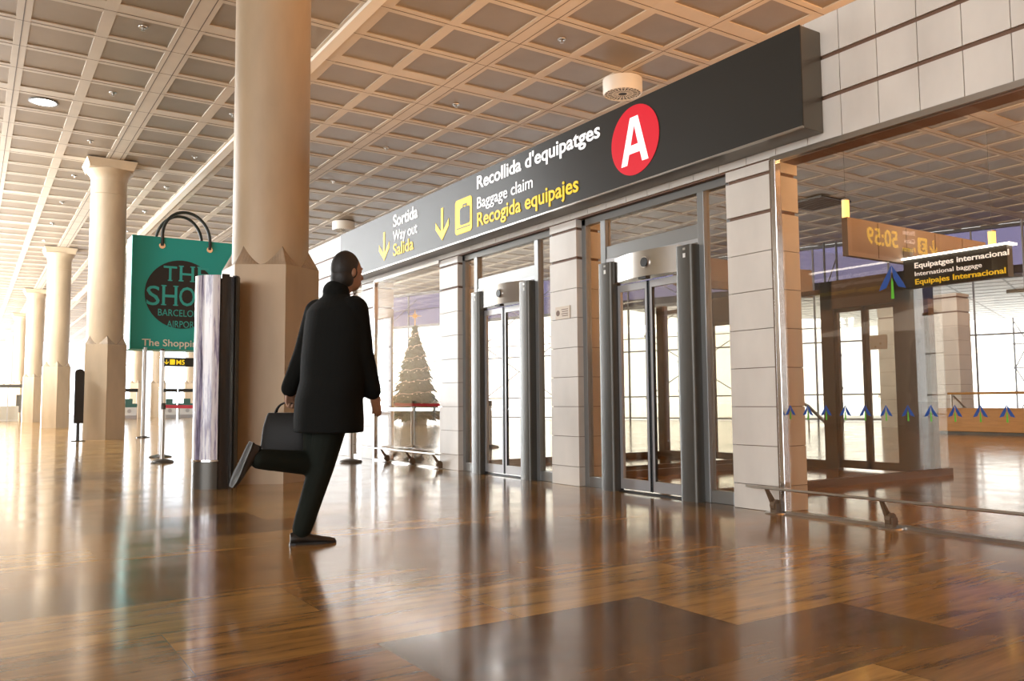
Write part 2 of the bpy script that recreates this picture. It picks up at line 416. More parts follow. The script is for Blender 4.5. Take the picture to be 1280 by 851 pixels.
for s in (-16, -9, -2, 5, 12, 18.2, 24.9, 32, 38.5, 45):
    truss('truss', win3, lambda t, s=s: q(s+t, -.6), 0, ZC, .5, .045, TRUSS if abs(s-24.9) < .2 else TRUSSL, 1.35)
mb = MB()
for s0 in (-14, -4, 6, 16):
    for k in range(2):
        mb.tube([q(s0, -.3, 1+3*k), q(s0+5, -.3, 4+3*k)], .022, 6); mb.tube([q(s0+5, -.3, 1+3*k), q(s0, -.3, 4+3*k)], .022, 6)
    mb.tube([q(s0-5, -.3, 6.4), q(s0+8, -.3, 6.4)], .022, 6); mb.tube([q(s0-5, -.3, 3.9), q(s0+8, -.3, 3.9)], .022, 6)
mb.build('bracing_rods', TRUSSL, win3)

# outdoor canopy, white soffit with fine joints
can = tag(MB().add([q(14, .3, 5.6), q(63, .3, 5.6), q(63, 21, 5.6), q(14, 21, 5.6), q(14, .3, 5.9), q(63, .3, 5.9), q(63, 21, 5.9), q(14, 21, 5.9)],
      [(0, 3, 2, 1), (4, 5, 6, 7), (0, 1, 5, 4), (1, 2, 6, 5), (2, 3, 7, 6), (3, 0, 4, 7)]).build('canopy', CANOPY),
      'long white outdoor canopy with lined soffit beyond the far glazed wall', 'canopy')
mb = MB()
for k in range(1, 17): qbox(mb, 14, 63, .3+1.22*k-.05, .3+1.22*k+.05, 5.585, 5.6)
for k in range(1, 24): qbox(mb, 14+2.1*k-.04, 14+2.1*k+.04, .3, 21, 5.585, 5.6)
mb.build('soffit_joint', CANLINE, can)
for i, s in enumerate((24, 29.5, 35.5, 41, 47)):
    p = truss('lattice_mast', None, lambda t, s=s: q(s+t, 20.2), -.14, 5.57, .7, .05, TRUSSL, 1.39)
    tag(p, ('leftmost', 'second from left', 'middle', 'fourth from left', 'rightmost')[i]+' slender lattice mast outdoors under the far canopy edge', 'mast', 'lattice masts under the canopy edge')
tag(MB().tube([q(37.8, 8, -.14), q(37.8, 8, 5.57)], .14, 12).build('canopy_post', TRUSS, smooth='auto'),
    'dark round post outdoors, thickest of the posts under the white canopy', 'post')
for s, n in ((31, 6), (38.5, 12)):
    l = MB().box(-.55, -.2, -.14, .55, .2, 0).build('canopy_light', SIGNEDGE); l.location = q(s, n, 5.585)
    l.rotation_euler = (0, 0, math.radians(-70))
    tag(l, 'grey box light under the canopy, ' + ('nearer the glazed wall' if n == 6 else 'farther out from the glazed wall'), 'light', 'box lights under the canopy')

# ------------------------------------------------------------------ stone screen (wall_right)
wr = struct_empty('wall_right')
GZ = [0, .205, .525, .845, 1.165, 1.485, 1.805, 2.125]      # thin joints
def clad_pillar(ya, yb, depth=.34, parent=wr, x=FX, top=2.87, name='pillar'):
    mb = MB(); mb.mat(GROOVE).box(x+.02, ya+.02, 0, x+depth-.02, yb-.02, top)
    zs = [(a+.003, b-.003) for a, b in zip(GZ, GZ[1:])]+[(2.128, 2.435), (2.465, 2.755), (2.785, top)]
    mb.mat(STONE)
    for a, b in zs: mb.box(x, ya, max(a, 0), x+depth, yb, b)
    return mb.build(name, None, parent)
PB = [(4.44, 4.92), (7.05, 7.54), (9.66, 10.17), (12.40, 12.92)]
for a, b in PB: clad_pillar(a, b)
clad_pillar(-3.0, -2.5)
mb = MB(); mb.mat(GROOVE).box(FX+.02, -8, 2.87, FX+.32, 18.5, 3.85)
mb.mat(STONE)
y = 3.762-.308*38
k = 0
while y < 18.4:
    for a, b in ((2.885, 3.203), (3.237, 3.523), (3.557, 3.87)):
        mb.box(FX, max(y+.003, -8), a, FX+.34, min(y+.308-.003, 18.5), b)
    y += .308
mb.build('upper_cladding', None, wr)
mb = MB(); mb.mat(GROOVE).box(FX+.02, 13.32, 0, FX+.32, 18.48, 2.87); mb.mat(STONE)
rows = [(a+.003, b-.003) for a, b in zip(GZ, GZ[1:])]+[(2.128, 2.435), (2.465, 2.755), (2.785, 2.87)]
for i in range(7):
    for a, b in rows: mb.box(FX, 13.3+.743*i+.003, a, FX+.34, 13.3+.743*(i+1)-.003, b)
mb.build('lower_cladding', None, wr)
tag_plaque = thing('plaque', 'small tan notice plaque fixed on the middle stone pillar', 'plaque', (FX, 7.302, 1.875))
MB().box(-.008, -.13, -.07, 0, .13, .07).build('board', PLAQUE, tag_plaque)
flat('symbol', [(x+.0, y_) for x, y_ in circ(.032, 20)], (-.008, .085, 0), (0, -1, 0), (0, 0, 1), GROOVE, tag_plaque, .002)
for i, z in enumerate((.035, .012, -.012, -.035)):
    MB().box(-.0095, -.10, z-.004, -.008, .02-.01*(i % 2), z+.004).build('text_line', GROOVE, tag_plaque)

# ------------------------------------------------------------------ fixed windows in the screen
w1 = struct_empty('window_1')
MB().box(FX+.012, -2.5, .02, FX+.026, 4.40, 2.84).build('glass_pane', GLASSW, w1)
MB().box(FX-.02, 4.375, 0, FX+.05, 4.425, 2.86).build('chrome_post', CHROME, w1, bevel=.006)
MB().box(FX-.015, 4.425, 0, FX+.05, 4.44, 2.86).build('bronze_edge', BROWNM, w1)
MB().box(FX-.015, -2.5, 2.84, FX+.06, 4.43, 2.885).build('head_rail', STEEL, w1)
MB().box(FX-.02, -2.5, 0, FX+.06, 4.40, .022).build('floor_channel', STEEL, w1)
def sticker(y_, z_, s, name='logo_sticker'):
    T = .0265 and FX+.012
    r_ = bpy.data.objects.new(name, None); COL.objects.link(r_); r_.parent = w1; r_.location = (T, y_, z_)
    X_, U_ = (0, -1, 0), (0, 0, 1)
    flat('left_wing', [(-.5*s, -.30*s), (-.42*s, -.12*s), (-.05*s, .48*s), (0, .55*s), (-.06*s, .1*s), (-.22*s, -.22*s)], (0, 0, 0), X_, U_, BLUE, r_, .002)
    flat('right_wing', [(0, .55*s), (.05*s, .48*s), (.42*s, -.12*s), (.5*s, -.30*s), (.22*s, -.22*s), (.06*s, .1*s)], (0, 0, 0), X_, U_, BLUE, r_, .002)
    flat('green_stem', [(-.06*s, -.62*s), (.06*s, -.62*s), (.035*s, -.05*s), (0, .12*s), (-.035*s, -.05*s)], (0, 0, 0), X_, U_, GREEN, r_, .002)
    return r_
st0 = sticker(4.325, .805, .095)
for k in range(1, 22):
    dupst = st0.copy(); COL.objects.link(dupst); dupst.location = (FX+.012, 4.325-.1645*k, .805)
    for ch in [c for c in bpy.data.objects if c.parent == st0]:
        d = ch.copy(); COL.objects.link(d); d.parent = dupst
sticker(3.415, 1.735, .205, 'large_logo_sticker')

w2 = struct_empty('window_2')
MB().box(FX+.012, 10.17, .02, FX+.026, 12.38, 2.84).build('glass_pane', GLASSW, w2)
MB().box(FX-.02, 12.35, 0, FX+.05, 12.40, 2.86).build('chrome_post', CHROME, w2, bevel=.006)
MB().box(FX-.015, 10.17, 2.84, FX+.06, 12.40, 2.885).build('head_rail', STEEL, w2)
MB().box(FX-.02, 10.17, 0, FX+.06, 12.38, .022).build('floor_channel', STEEL, w2)
w4 = struct_empty('window_4')
MB().box(FX+.04, 12.92, .02, FX+.055, 13.3, 2.86).build('glass_pane', GLASSW, w4)
MB().box(FX+.02, 12.92, 0, FX+.08, 13.3, .05).build('floor_channel', STEEL, w4)

# ------------------------------------------------------------------ automatic doors
def door(name, y0, y1):
    d = struct_empty(name, (FX, (y0+y1)/2, 0)); h = (y1-y0)/2
    a, b = .075, .145                      # frame depth range behind the stone face
    mb = MB()
    for s in (-1, 1):
        mb.box(a, s*(h-.07), 0, b, s*h, 2.87)
        mb.box(a-.01, s*.655, 0, b, s*.735, 2.80)
        mb.box(a, s*.735, 0, b, s*(h-.07), .11)
    mb.box(a, -h, 2.795, b, h, 2.87); mb.box(a, -.655, 2.375, b, .655, 2.51)
    mb.build('frame', GREYM, d, bevel=.005)
    MB().box(a+.03, -.655, 2.51, a+.042, .655, 2.795).build('transom_pane', GLASSW, d)
    MB().box(a-.005, -.655, 2.34, b-.02, .655, 2.376).build('lower_transom', GREYL, d)
    for s in (-1, 1):
        MB().box(a+.03, s*.735, .11, a+.042, s*(h-.07), 2.795).build('side_pane', GLASSW, d)
    for s in (-1, 1):
        P = [(x_+.04, y_+s*.565) for x_, y_ in rrect(.15, .215, .035, 4)]
        post = MB().prism(P, 0, 2.315).build('post', DARKG, d, smooth='auto')
        MB().box(-.037, s*.565-.03 , 2.20, -.0345, s*.565+.0, 2.24).build('label', PAPER, post)
        MB().box(-.037, s*.565-.03, 2.27, -.0345, s*.565+.0, 2.29).build('label', STEEL, post)
    # bowed canopy over the leaves
    pts = [(-.09*math.cos(math.pi*t/.92*1.0)*1.0+.0, t) for t in [(-.46+.92*i/24) for i in range(25)]]
    P = [(x_+.02, y_) for x_, y_ in pts]+[(.12, .46), (.12, -.46)]
    hd = MB().prism(P, 2.095, 2.345).build('header', CHROME, d, smooth='auto')
    hd.data.materials[0] = STEEL
    dt = MB().mat(BLACK).prism([(y_-.09, z_+2.225) for y_, z_ in circ(.046, 28)], -.085, -.055, 'x')
    dt.mat(CHROME).prism([(y_-.09, z_+2.225) for y_, z_ in circ(.053, 28)], -.078, -.055, 'x')
    dt.build('motion_detector', None, hd)
    MB().box(-.06, -.09, 2.075, .0, .02, 2.096).build('sensor_strip', BLACK, hd)
    for s in (-1, 1):
        lf = MB()
        y_a, y_b = s*.008, s*.455
        lf.mat(GREYL)
        lf.box(.05, y_a, .03, .085, y_a+s*.04, 2.07); lf.box(.05, y_b-s*.04, .03, .085, y_b, 2.07)
        lf.box(.05, y_a+s*.04, .03, .085, y_b-s*.04, .13); lf.box(.05, y_a+s*.04, 2.0, .085, y_b-s*.04, 2.07)
        lf.mat(BLACK)
        lf.box(.047, y_a, .03, .088, y_a+s*.012, 2.07); lf.box(.047, y_b-s*.002, .0, .088, y_b+s*.006, 2.09)
        lf.box(.052, y_a+s*.038, .13, .083, y_a+s*.046, 2.0)
        leaf = lf.build('door_leaf', None, d)
        MB().box(.062, y_a+s*.04, .13, .072, y_b-s*.04, 2.0).build('glass_pane', GLASSW, leaf)
    MB().box(.03, -.47, 0, .10, .47, .012).build('threshold', BLACK, d)
    return d
door('door_1', 4.92, 7.05)
door('door_2', 7.54, 9.66)

# ------------------------------------------------------------------ glazed lobbies behind the doors
def lobby(dy, tagword):
    g = struct_empty('wall_lobby', (0, dy, 0))
    for yy in (5.46, 7.52):
        MB().box(5.80, yy-.04, 0, 9.74, yy+.04, .08).build('curb', BROWNM, g)
        MB().box(5.80, yy-.007, .08, 9.72, yy+.007, 2.45).build('glass_pane', GLASS, g)
    fs = MB().box(7.9, 5.43, 2.45, 10.75, 5.50, 2.87).build('fascia', FASCIA, g)
    mb = MB()
    for x in (8.45, 9.0, 9.6, 10.2): mb.box(x-.004, 5.427, 2.46, x+.004, 5.43, 2.86)
    mb.build('fascia_joint', SEAM, fs)
    mb = MB()
    for a, b in ((6.77, 6.95), (5.60, 5.90), (7.36, 7.50), (5.47, 5.53)): mb.box(9.45, a, 0, 9.57, b, 2.45)
    mb.box(9.45, 5.47, 2.08, 9.57, 6.95, 2.45); mb.box(9.45, 6.95, 2.30, 9.57, 7.5, 2.36)
    mb.box(9.45, 6.95, 0, 9.57, 7.36, .10)
    mb.build('rear_frame', BROWNM, g)
    for a, b in ((5.90, 6.33), (6.34, 6.77)):
        l = MB(); l.box(9.49, a, .02, 9.53, a+.04, 2.08); l.box(9.49, b-.04, .02, 9.53, b, 2.08); l.box(9.49, a, .02, 9.53, b, .12); l.box(9.49, a, 2.03, 9.53, b, 2.08)
        lo = l.build('door_leaf', BROWNM, g); MB().box(9.505, a+.04, .12, 9.515, b-.04, 2.03).build('glass_pane', GLASS, lo)
    MB().box(9.505, 6.95, .10, 9.515, 7.36, 2.30).build('glass_pane', GLASS, g)
    return g
lob = lobby(0, 'near')
lobby(2.60, 'far')

# pillars of the inner stone screen, far across the baggage hall
wi = struct_empty('wall_inner')
def far_pillar(x, ya, yb, top):
    mb = MB(); mb.mat(GROOVE).box(x+.02, ya+.02, 0, x+.68, yb-.02, top)
    mb.mat(STONE); z = 0
    while z < top-.01:
        thick = z > top-1.4
        mb.box(x, ya, z, x+.7, yb, min(z+.44-(.05 if thick else .008), top)); z += .44
    return mb.build('pillar', None, wi)
far_pillar(24.6, 13.35, 14.5, 4.05)
far_pillar(24.6, 15.3, 15.95, 4.05)

# ================================================================== COLUMNS
def make_column(label, loc):
    t = thing('stone_column', label, 'column', loc, 0, None)
    A = .5; R = A/math.cos(math.pi/6)
    hexp = [(R*math.cos(math.radians(30+60*k)), R*math.sin(math.radians(30+60*k))) for k in range(6)]
    MB().prism(hexp, 0, 2.5).build('pedestal', COLM, t)
    r = .445
    MB().lathe([(r, 2.49), (r, 6.52), (r-.012, 6.525), (r-.012, 6.54), (r, 6.545), (r, 6.92)], n=56).build('shaft', COLM, t, smooth='auto')
    mb = MB()
    for k in range(6):
        v = Vector((*hexp[k], 2.5)); m1 = (Vector((*hexp[k-1], 2.5))+v)/2; m2 = (Vector((*hexp[(k+1) % 6], 2.5))+v)/2
        d = Vector((v.x, v.y, 0)).normalized()
        n = 8; ap = d*(r-.004)+Vector((0, 0, 2.76)); inn = d*.2+Vector((0, 0, 2.5))
        def arc(m):
            L_ = []
            for i in range(n+1):
                u_ = i/n; p = m.lerp(v, u_); a = math.atan2(p.y, p.x)
                z = 2.5+.24*(u_**1.3); rr = r+.004-(.008*u_)
                L_.append((Vector((p.x, p.y, 2.5)), Vector((math.cos(a)*rr, math.sin(a)*rr, z))))
            return L_
        for m in (m1, m2):
            L_ = arc(m)
            vs = [x for pr_ in L_ for x in pr_]
            fs = [(2*i, 2*i+2, 2*i+3, 2*i+1) for i in range(n)]
            mb.add(vs, fs)
    mb.build('broach', COLB, t)
    prof = [(r, 6.9), (r+.005, 6.95), (r+.03, 7.03), (r+.075, 7.10), (r+.12, 7.15), (r+.15, 7.2)]
    MB().lathe(prof, n=56).build('neck_moulding', COLM, t, smooth='auto')
    def sq(h): return [(-h, -h), (h, -h), (h, h), (-h, h)]
    MB().loft([[(x, y_, z) for x, y_ in sq(h)] for h, z in ((.54, 7.19), (.545, 7.24), (.61, 7.40), (.61, ZC-.004))]).build('abacus', COLM, t)
    return t
col0 = make_column('broad stone column on hexagonal pedestal, nearest one, behind the walking man', (3.0, 9.90, 0))
labs = ['stone column second in the row, with a black upright panel at its foot',
        'stone column third in the row, next beyond the one with the black panel',
        'pale stone column fourth in the receding row',
        'whitish stone column fifth in the receding row, beside the glass booth',
        'faint whitish column sixth in the receding row',
        'faintest whitish column at the far left edge of the photo']
for i, l in enumerate(labs): dup(col0, (3.0, 9.9+14.6*(i+1), 0), l)
dup(col0, (-9.9, 9.9, 0), 'brown stone column seen only as a reflection at the upper right of the large window')
for x, l in ((10.3, 'distant white column behind the pole of the teal bag sign'), (11.75, 'distant white column behind the tall thin sign post'), (14.1, 'distant white column just left of the dark advertising drum')):
    dup(col0, (x, 66, 0), l)

# ================================================================== BIG SIGN
sg = thing('wayfinding_sign', 'long dark overhead sign with white and yellow words and a red A disc', 'sign', (5.2, 8.585, 3.348))
MB().box(.012, -4.665, -.40, .25, 4.665, .40).build('casing', SIGNEDGE, sg, bevel=.006)
MB().box(0, -4.665, -.385, .012, 4.665, .40).build('face', SIGN, sg)
MB().box(-.004, -4.665, -.402, .016, 4.665, -.386).build('lower_trim', STEEL, sg)
XD, UD = (0, -1, 0), (0, 0, 1)
def S(y_, z_): return (-.001, y_-8.585, z_-3.348)
text('lettering_sortida', 'Sortida', S(11.145, 3.502), XD, UD, .185, .80, WHITE, sg, .015)
words('lettering_way_out', 'Way out', S(11.145, 3.283), XD, UD, .165, .79, WHITE, sg, .002)
text('lettering_salida', 'Salida', S(11.145, 3.068), XD, UD, .185, .67, YELLOW, sg, .015)
words('lettering_recollida', "Recollida d'equipatges", S(8.71, 3.538), XD, UD, .165, 2.40, WHITE, sg, .015)
words('lettering_baggage_claim', 'Baggage claim', S(8.71, 3.288), XD, UD, .150, 1.21, WHITE, sg, .001)
words('lettering_recogida', 'Recogida equipajes', S(8.71, 3.066), XD, UD, .178, 2.04, YELLOW, sg, .015)
def arrow(y_, parent, sc=1.0, o=None, xd=XD, mat=YELLOW):
    P = [(-.030, .215), (.030, .215), (.030, -.10), (.185, .045), (.185, -.055), (0, -.225), (-.185, -.055), (-.185, .045), (-.030, -.10)]
    return flat('arrow', [(a*sc, b*sc) for a, b in P], o or S(y_, 3.272), xd, UD, mat, parent, .004)
arrow(11.47, sg); arrow(9.625, sg)
def suitcase(o, sc, parent, xd=XD):
    pl = flat('suitcase_pictogram', [(a*sc, b*sc) for a, b in rrect(.43, .45, .05)], o, xd, UD, YELLOW, parent, .004)
    flat('suitcase_body', [(a*sc+.04*sc, b*sc-.005*sc) for a, b in rrect(.25, .22, .035)], o, xd, UD, SIGN, pl, .0025, .004)
    flat('suitcase_handle', [(a*sc+.04*sc, b*sc) for a, b in ((-.05, .10), (-.05, .145), (.05, .145), (.05, .10), (.03, .10), (.03, .127), (-.03, .127), (-.03, .10))], o, xd, UD, SIGN, pl, .0025, .004)
    flat('suitcase_belt', [(a*sc, b*sc) for a, b in ((-.17, -.155), (.17, -.155), (.17, -.145), (-.17, -.145))], o, xd, UD, SIGN, pl, .0025, .004)
    return pl
suitcase(S(9.055, 3.272), 1.0, sg)
disc = flat('red_disc', circ(.335), S(5.80, 3.365), XD, UD, RED, sg, .004)
A_out = [(-.19, -.225), (-.105, -.225), (-.072, -.115), (.072, -.115), (.105, -.225), (.19, -.225), (.055, .225), (-.055, .225)]
# letter A: two legs, bar and bridging top built as one outline with its counter left open
P_left = [(-.19, -.225), (-.105, -.225), (-.0515, -.04), (0, .145), (0, .225), (-.055, .225)]
P_right = [(0, .145), (.0515, -.04), (.105, -.225), (.19, -.225), (.055, .225), (0, .225)]
P_bar = [(-.078, -.125), (.078, -.125), (.055, -.045), (-.055, -.045)]
mbA = MB(); o_ = Vector(S(5.80, 3.365))
for P in (P_left, P_right, P_bar):
    n = len(P); vs = [o_+Vector((-.0075, -a, b)) for a, b in P]+[o_+Vector((-.004, -a, b)) for a, b in P]
    mbA.add(vs, [list(range(n)), list(range(2*n-1, n-1, -1))]+[(i, n+i, n+(i+1) % n, (i+1) % n) for i in range(n)])
mbA.build('letter_a', WHITE, disc)

# inner hanging sign
si = thing('baggage_sign', 'dark sign reading Equipatges internacional hanging behind the large window glass', 'sign', (8.9, 4.85, 2.315))
MB().box(.01, -.56, -.165, .12, .575, .165).build('casing', SIGN, si)
MB().box(-.02, -.60, .165, .14, .60, .183).build('light_strip', LAMPW, si)
si_t = [('Equipatges internacional', .055, .062, WHITE, .015, 1.02), ('International baggage', -.035, .052, WHITE, -.002, .74), ('Equipajes Internacional', -.13, .062, YELLOW, .015, .98)]
for i, (s_, z_, c_, m_, b_, wd_) in enumerate(si_t):
    words('lettering_international_baggage', s_, (.009, .44, z_), XD, UD, c_, wd_, m_, si, b_)
MB().box(.02, .50, .165, .09, .572, .30).build('bracket', STEEL, si)

# hanging gate sign in the hall, outside the frame, mirrored in the window
sh = thing('gate_sign', 'dark hanging gate sign with yellow digits seen mirrored in the large window', 'sign', (-8.2, 11.7, 4.8))
MB().box(-1.75, .012, -.42, 1.75, .14, .42).build('casing', SIGNEDGE, sh); MB().box(-1.75, 0, -.42, 1.75, .012, .42).build('face', SIGN, sh)
X2 = (1, 0, 0)
arrow(0, sh, .9, (-1.45, -.001, -.05), X2, YELLOWL)
flat('number_plate', rrect(.42, .42, .05), (-.95, -.001, -.05), X2, UD, YELLOWL, sh, .004)
text('lettering_gate_number', '3', (-1.06, -.006, -.19), X2, UD, .28, .22, SIGN, sh, .015)
text('lettering_portes', 'Portes', (-.62, -.001, .17), X2, UD, .13, .50, WHITEL, sh, .01)
text('lettering_gates', 'Gates', (-.62, -.001, -.04), X2, UD, .13, .45, WHITEL, sh, 0)
text('lettering_puertas', 'Puertas', (-.62, -.001, -.25), X2, UD, .13, .56, YELLOWL, sh, .01)
text('lettering_gate_range', '50:59', (.12, -.001, -.20), X2, UD, .42, 1.25, YELLOWL, sh, .015)
for xx in (-1.5, 1.5): MB().tube([(xx, .07, .42), (xx, .07, ZC-4.8)], .015, 6).build('hanger', STEEL, sh)

# ================================================================== TEAL BAG SIGN
bg_ = thing('shopping_bag_sign', 'giant teal shopping bag advertisement raised on poles', 'sign', (5.075, 25.35, 0))
W_, D_ = 1.405, .45
MB().loft([[(-W_, -D_, 2.45), (W_, -D_, 2.45), (W_, D_, 2.45), (-W_, D_, 2.45)], [(-W_, -D_, 5.65), (W_, -D_, 5.65), (W_, D_, 5.65), (-W_, D_, 5.65)]]).build('bag_body', TEAL, bg_, bevel=.02)
for s in (-1, 1):
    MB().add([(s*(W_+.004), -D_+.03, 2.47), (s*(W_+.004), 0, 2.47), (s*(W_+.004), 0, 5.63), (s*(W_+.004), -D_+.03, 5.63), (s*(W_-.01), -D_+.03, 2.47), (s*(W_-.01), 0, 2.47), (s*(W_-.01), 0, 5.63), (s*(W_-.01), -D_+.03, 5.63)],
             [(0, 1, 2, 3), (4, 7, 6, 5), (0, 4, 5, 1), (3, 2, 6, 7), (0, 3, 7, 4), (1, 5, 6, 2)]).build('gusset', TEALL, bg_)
def B(x, z): return (x-5.075, -D_-.006, z)
flat('black_disc', circ(.98), B(5.0, 4.04), X2, UD, BLACK, bg_, .006)
def letter(nm, ch, x0, x1, z, cap, ser):
    t = text(nm, ch, (x0-5.075, -D_-.013, z), X2, UD, cap, x1-x0, TEALT, bg_, .004)
    if ser:
        w_ = x1-x0
        for fx, top in ser:
            c = x0-5.075+fx*w_; zz = z+(cap-.030 if top else 0)
            MB().box(c-w_*.17, -D_-.020, zz, c+w_*.17, -D_-.013, zz+.030).build('serif', TEALT, t)
kx = .02167
def PX(p_): return 4.047+(p_-182)*kx
letter('letter_t', 'T', PX(203), PX(219.5), 4.41, .45, [(.5, 0)])
letter('letter_h', 'H', PX(223), PX(241), 4.42, .45, [(.1, 0), (.9, 0), (.1, 1), (.9, 1)])
letter('letter_e', 'E', PX(246), PX(260), 4.43, .45, [(.1, 0), (.1, 1)])
letter('letter_s', 'S', PX(183), PX(199), 3.70, .57, None)
letter('letter_h', 'H', PX(202), PX(220.5), 3.71, .57, [(.1, 0), (.9, 0), (.1, 1), (.9, 1)])
letter('letter_o', 'O', PX(223), PX(243), 3.72, .57, None)
letter('letter_p', 'P', PX(246.5), PX(262), 3.73, .57, [(.1, 0)])
text('lettering_barcelona', 'BARCELONA', (4.38-5.075, -D_-.013, 3.41), X2, UD, .20, 1.28, TEALT, bg_, 0)
text('lettering_airport', 'AIRPORT', (4.62-5.075, -D_-.013, 3.09), X2, UD, .20, .86, TEALT, bg_, 0)
words('lettering_the_shopping', 'The Shopping', (3.98-5.075, -D_-.013, 2.55), X2, UD, .20, 1.60, CREAM, bg_, .014)
for yy, nm in ((-D_-.03, 0), (D_+.03, 1)):
    P = []
    for i in range(25):
        a = math.pi*i/24; P.append((5.10-5.075-.65*math.cos(a)+(.0 if nm == 0 else -.02), yy+(.18 if nm == 0 else -.15)*math.sin(a)*1.0, 5.66+.80*math.sin(a)))
    P = [(P[0][0], yy, 5.40)]+P+[(P[-1][0], yy, 5.40)]
    MB().tube(P, .045, 10).build('rope_handle', ROPE, bg_, smooth='auto')
for xx in (4.45, 5.75):
    MB().tube([(xx-5.075, -D_-.02, 5.40), (xx-5.075, -D_+.0, 5.40)], .085, 18).build('eyelet', CHROME, bg_)
for xx in (4.07, 6.1):
    p = MB().lathe([(.055, 0), (.055, 2.5)], xx-5.075, -.6+.15, 16).build('pole', STEEL, bg_, smooth='auto')
    MB().lathe([(.17, 0), (.17, .02), (.06, .05)], xx-5.075, -.45, 24).build('base_plate', DARKG, p)

# ================================================================== ADVERTISING DRUM
REFLSTREAK, nt_, out_ = newmat('painted_reflection_streaks')  # mirror reflections of the curved face, painted into its colour as vertical streaks
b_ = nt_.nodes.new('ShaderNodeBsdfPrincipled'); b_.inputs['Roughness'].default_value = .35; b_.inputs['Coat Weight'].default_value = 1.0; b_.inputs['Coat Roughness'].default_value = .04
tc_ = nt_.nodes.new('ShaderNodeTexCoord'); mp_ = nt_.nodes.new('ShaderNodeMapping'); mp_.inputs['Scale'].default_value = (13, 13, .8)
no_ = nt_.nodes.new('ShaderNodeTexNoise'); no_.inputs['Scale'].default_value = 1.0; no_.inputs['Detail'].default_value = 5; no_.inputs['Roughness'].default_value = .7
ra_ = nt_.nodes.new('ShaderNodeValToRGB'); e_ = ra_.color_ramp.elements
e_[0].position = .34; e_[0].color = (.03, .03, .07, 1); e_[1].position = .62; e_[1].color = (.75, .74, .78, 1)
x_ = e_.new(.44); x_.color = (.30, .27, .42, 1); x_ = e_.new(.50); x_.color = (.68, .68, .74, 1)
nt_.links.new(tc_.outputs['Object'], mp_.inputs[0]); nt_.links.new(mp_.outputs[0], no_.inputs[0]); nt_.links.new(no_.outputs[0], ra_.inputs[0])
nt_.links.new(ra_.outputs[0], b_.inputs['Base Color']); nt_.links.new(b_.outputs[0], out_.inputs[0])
td = thing('advertising_drum', 'tall dark drum with painted reflection streaks on its bright curved face standing before the nearest column', 'display', (2.275, 9.43, 0), math.radians(0))
def arcpoly(r0, r1, a0, a1, n=24):
    P = [(r1*math.cos(math.radians(a0+(a1-a0)*i/n)), r1*math.sin(math.radians(a0+(a1-a0)*i/n))) for i in range(n+1)]
    P += [(r0*math.cos(math.radians(a1-(a1-a0)*i/n)), r0*math.sin(math.radians(a1-(a1-a0)*i/n))) for i in range(n+1)]
    return P
MB().lathe([(.222, 0), (.222, .30), (.2, .31), (.2, 2.26)], n=48).build('core', BLACKG, td, smooth='auto')
MB().prism(arcpoly(.19, .238, 148, 262), 0, .285).build('metal_base', DARKG, td, smooth='auto')
MB().prism(arcpoly(.19, .242, 146, 264), .29, .31).build('base_ring', CHROME, td, smooth='auto')
MB().prism(arcpoly(.2, .235, 150, 262), .31, 2.30).build('curved_streak_face', REFLSTREAK, td, smooth='auto')
mb = MB()
for k in range(9):
    a = 266+k*22
    mb.prism(arcpoly(.19, .235 if k % 2 == 0 else .222, a, a+21, 6), 0, 2.315 if k % 2 == 0 else 2.295)
mb.build('fluted_back', BLACKG, td)
MB().lathe([(.19, 2.25), (.19, 2.27)], n=32).build('top_cap', BLACK, td)
MB().prism(arcpoly(.234, .238, 172, 184, 4), 1.40, 1.56).build('sticker', DARKG, td)

# ================================================================== BLACK UPRIGHT PANEL
bp_ = thing('upright_panel', 'slim black upright panel with rounded top beside the second column', 'display', (2.345, 23.75, 0))
P = [(-.11, .45), (.11, .45)]+[(.11*math.cos(math.radians(t)), 1.72+.11*math.sin(math.radians(t))) for t in range(0, 181, 15)]
MB().prism(P, -.10, .10, 'y').build('board', BLACKG, bp_, smooth='auto')
MB().lathe([(.04, .02), (.04, .46)], n=14).build('leg', BLACKG, bp_)
MB().box(-.16, -.16, 0, .16, .16, .02).build('base_plate', BLACKG, bp_)

# ================================================================== STANCHIONS
def stanchion(label, loc, group, h=.92):
    t = thing('belt_stanchion', label, 'stanchion', loc, 0, group)
    MB().lathe([(.175, 0), (.175, .012), (.16, .03), (.08, .05), (.035, .058)], n=36).build('base', DARKG, t, smooth='auto')
    MB().lathe([(.033, .05), (.033, h-.09)], n=20).build('post', STEEL, t, smooth='auto')
    MB().lathe([(.038, h-.09), (.038, h), (.03, h+.01)], n=20).build('belt_head', DARKG, t, smooth='auto')
    return t
G1 = 'belt stanchions'
s1 = stanchion('steel stanchion holding a red belt, left of the advertising drum', (2.57, 13.98, 0), G1)
s2 = dup(s1, (4.93, 12.08, 0), 'steel stanchion whose foot shows right of the walking man, before the screen wall')
s3 = dup(s1, (6.26, 13.45, 0), 'nearer steel stanchion behind the Christmas tree window glass')
s4 = dup(s1, (7.45, 15.05, 0), 'farther steel stanchion behind the Christmas tree window glass')
s5 = dup(s1, (8.75, 14.2, 0), 'steel stanchion behind the pillar right of the Christmas tree window')
def belt(label, a, b, z=.875):
    a, b = Vector((*a, z)), Vector((*b, z)); d = (b-a).normalized(); n_ = Vector((-d.y, d.x, 0))*.003
    a = a+d*.04; b = b-d*.04; R = []
    for i in range(9):
        u_ = i/8; p = a.lerp(b, u_); sag = -.02*4*u_*(1-u_); h = .026
        R.append([p-n_+Vector((0, 0, sag-h)), p+n_+Vector((0, 0, sag-h)), p+n_+Vector((0, 0, sag+h)), p-n_+Vector((0, 0, sag+h))])
    return tag(MB().loft(R).build('barrier_belt', REDB), label, 'belt')
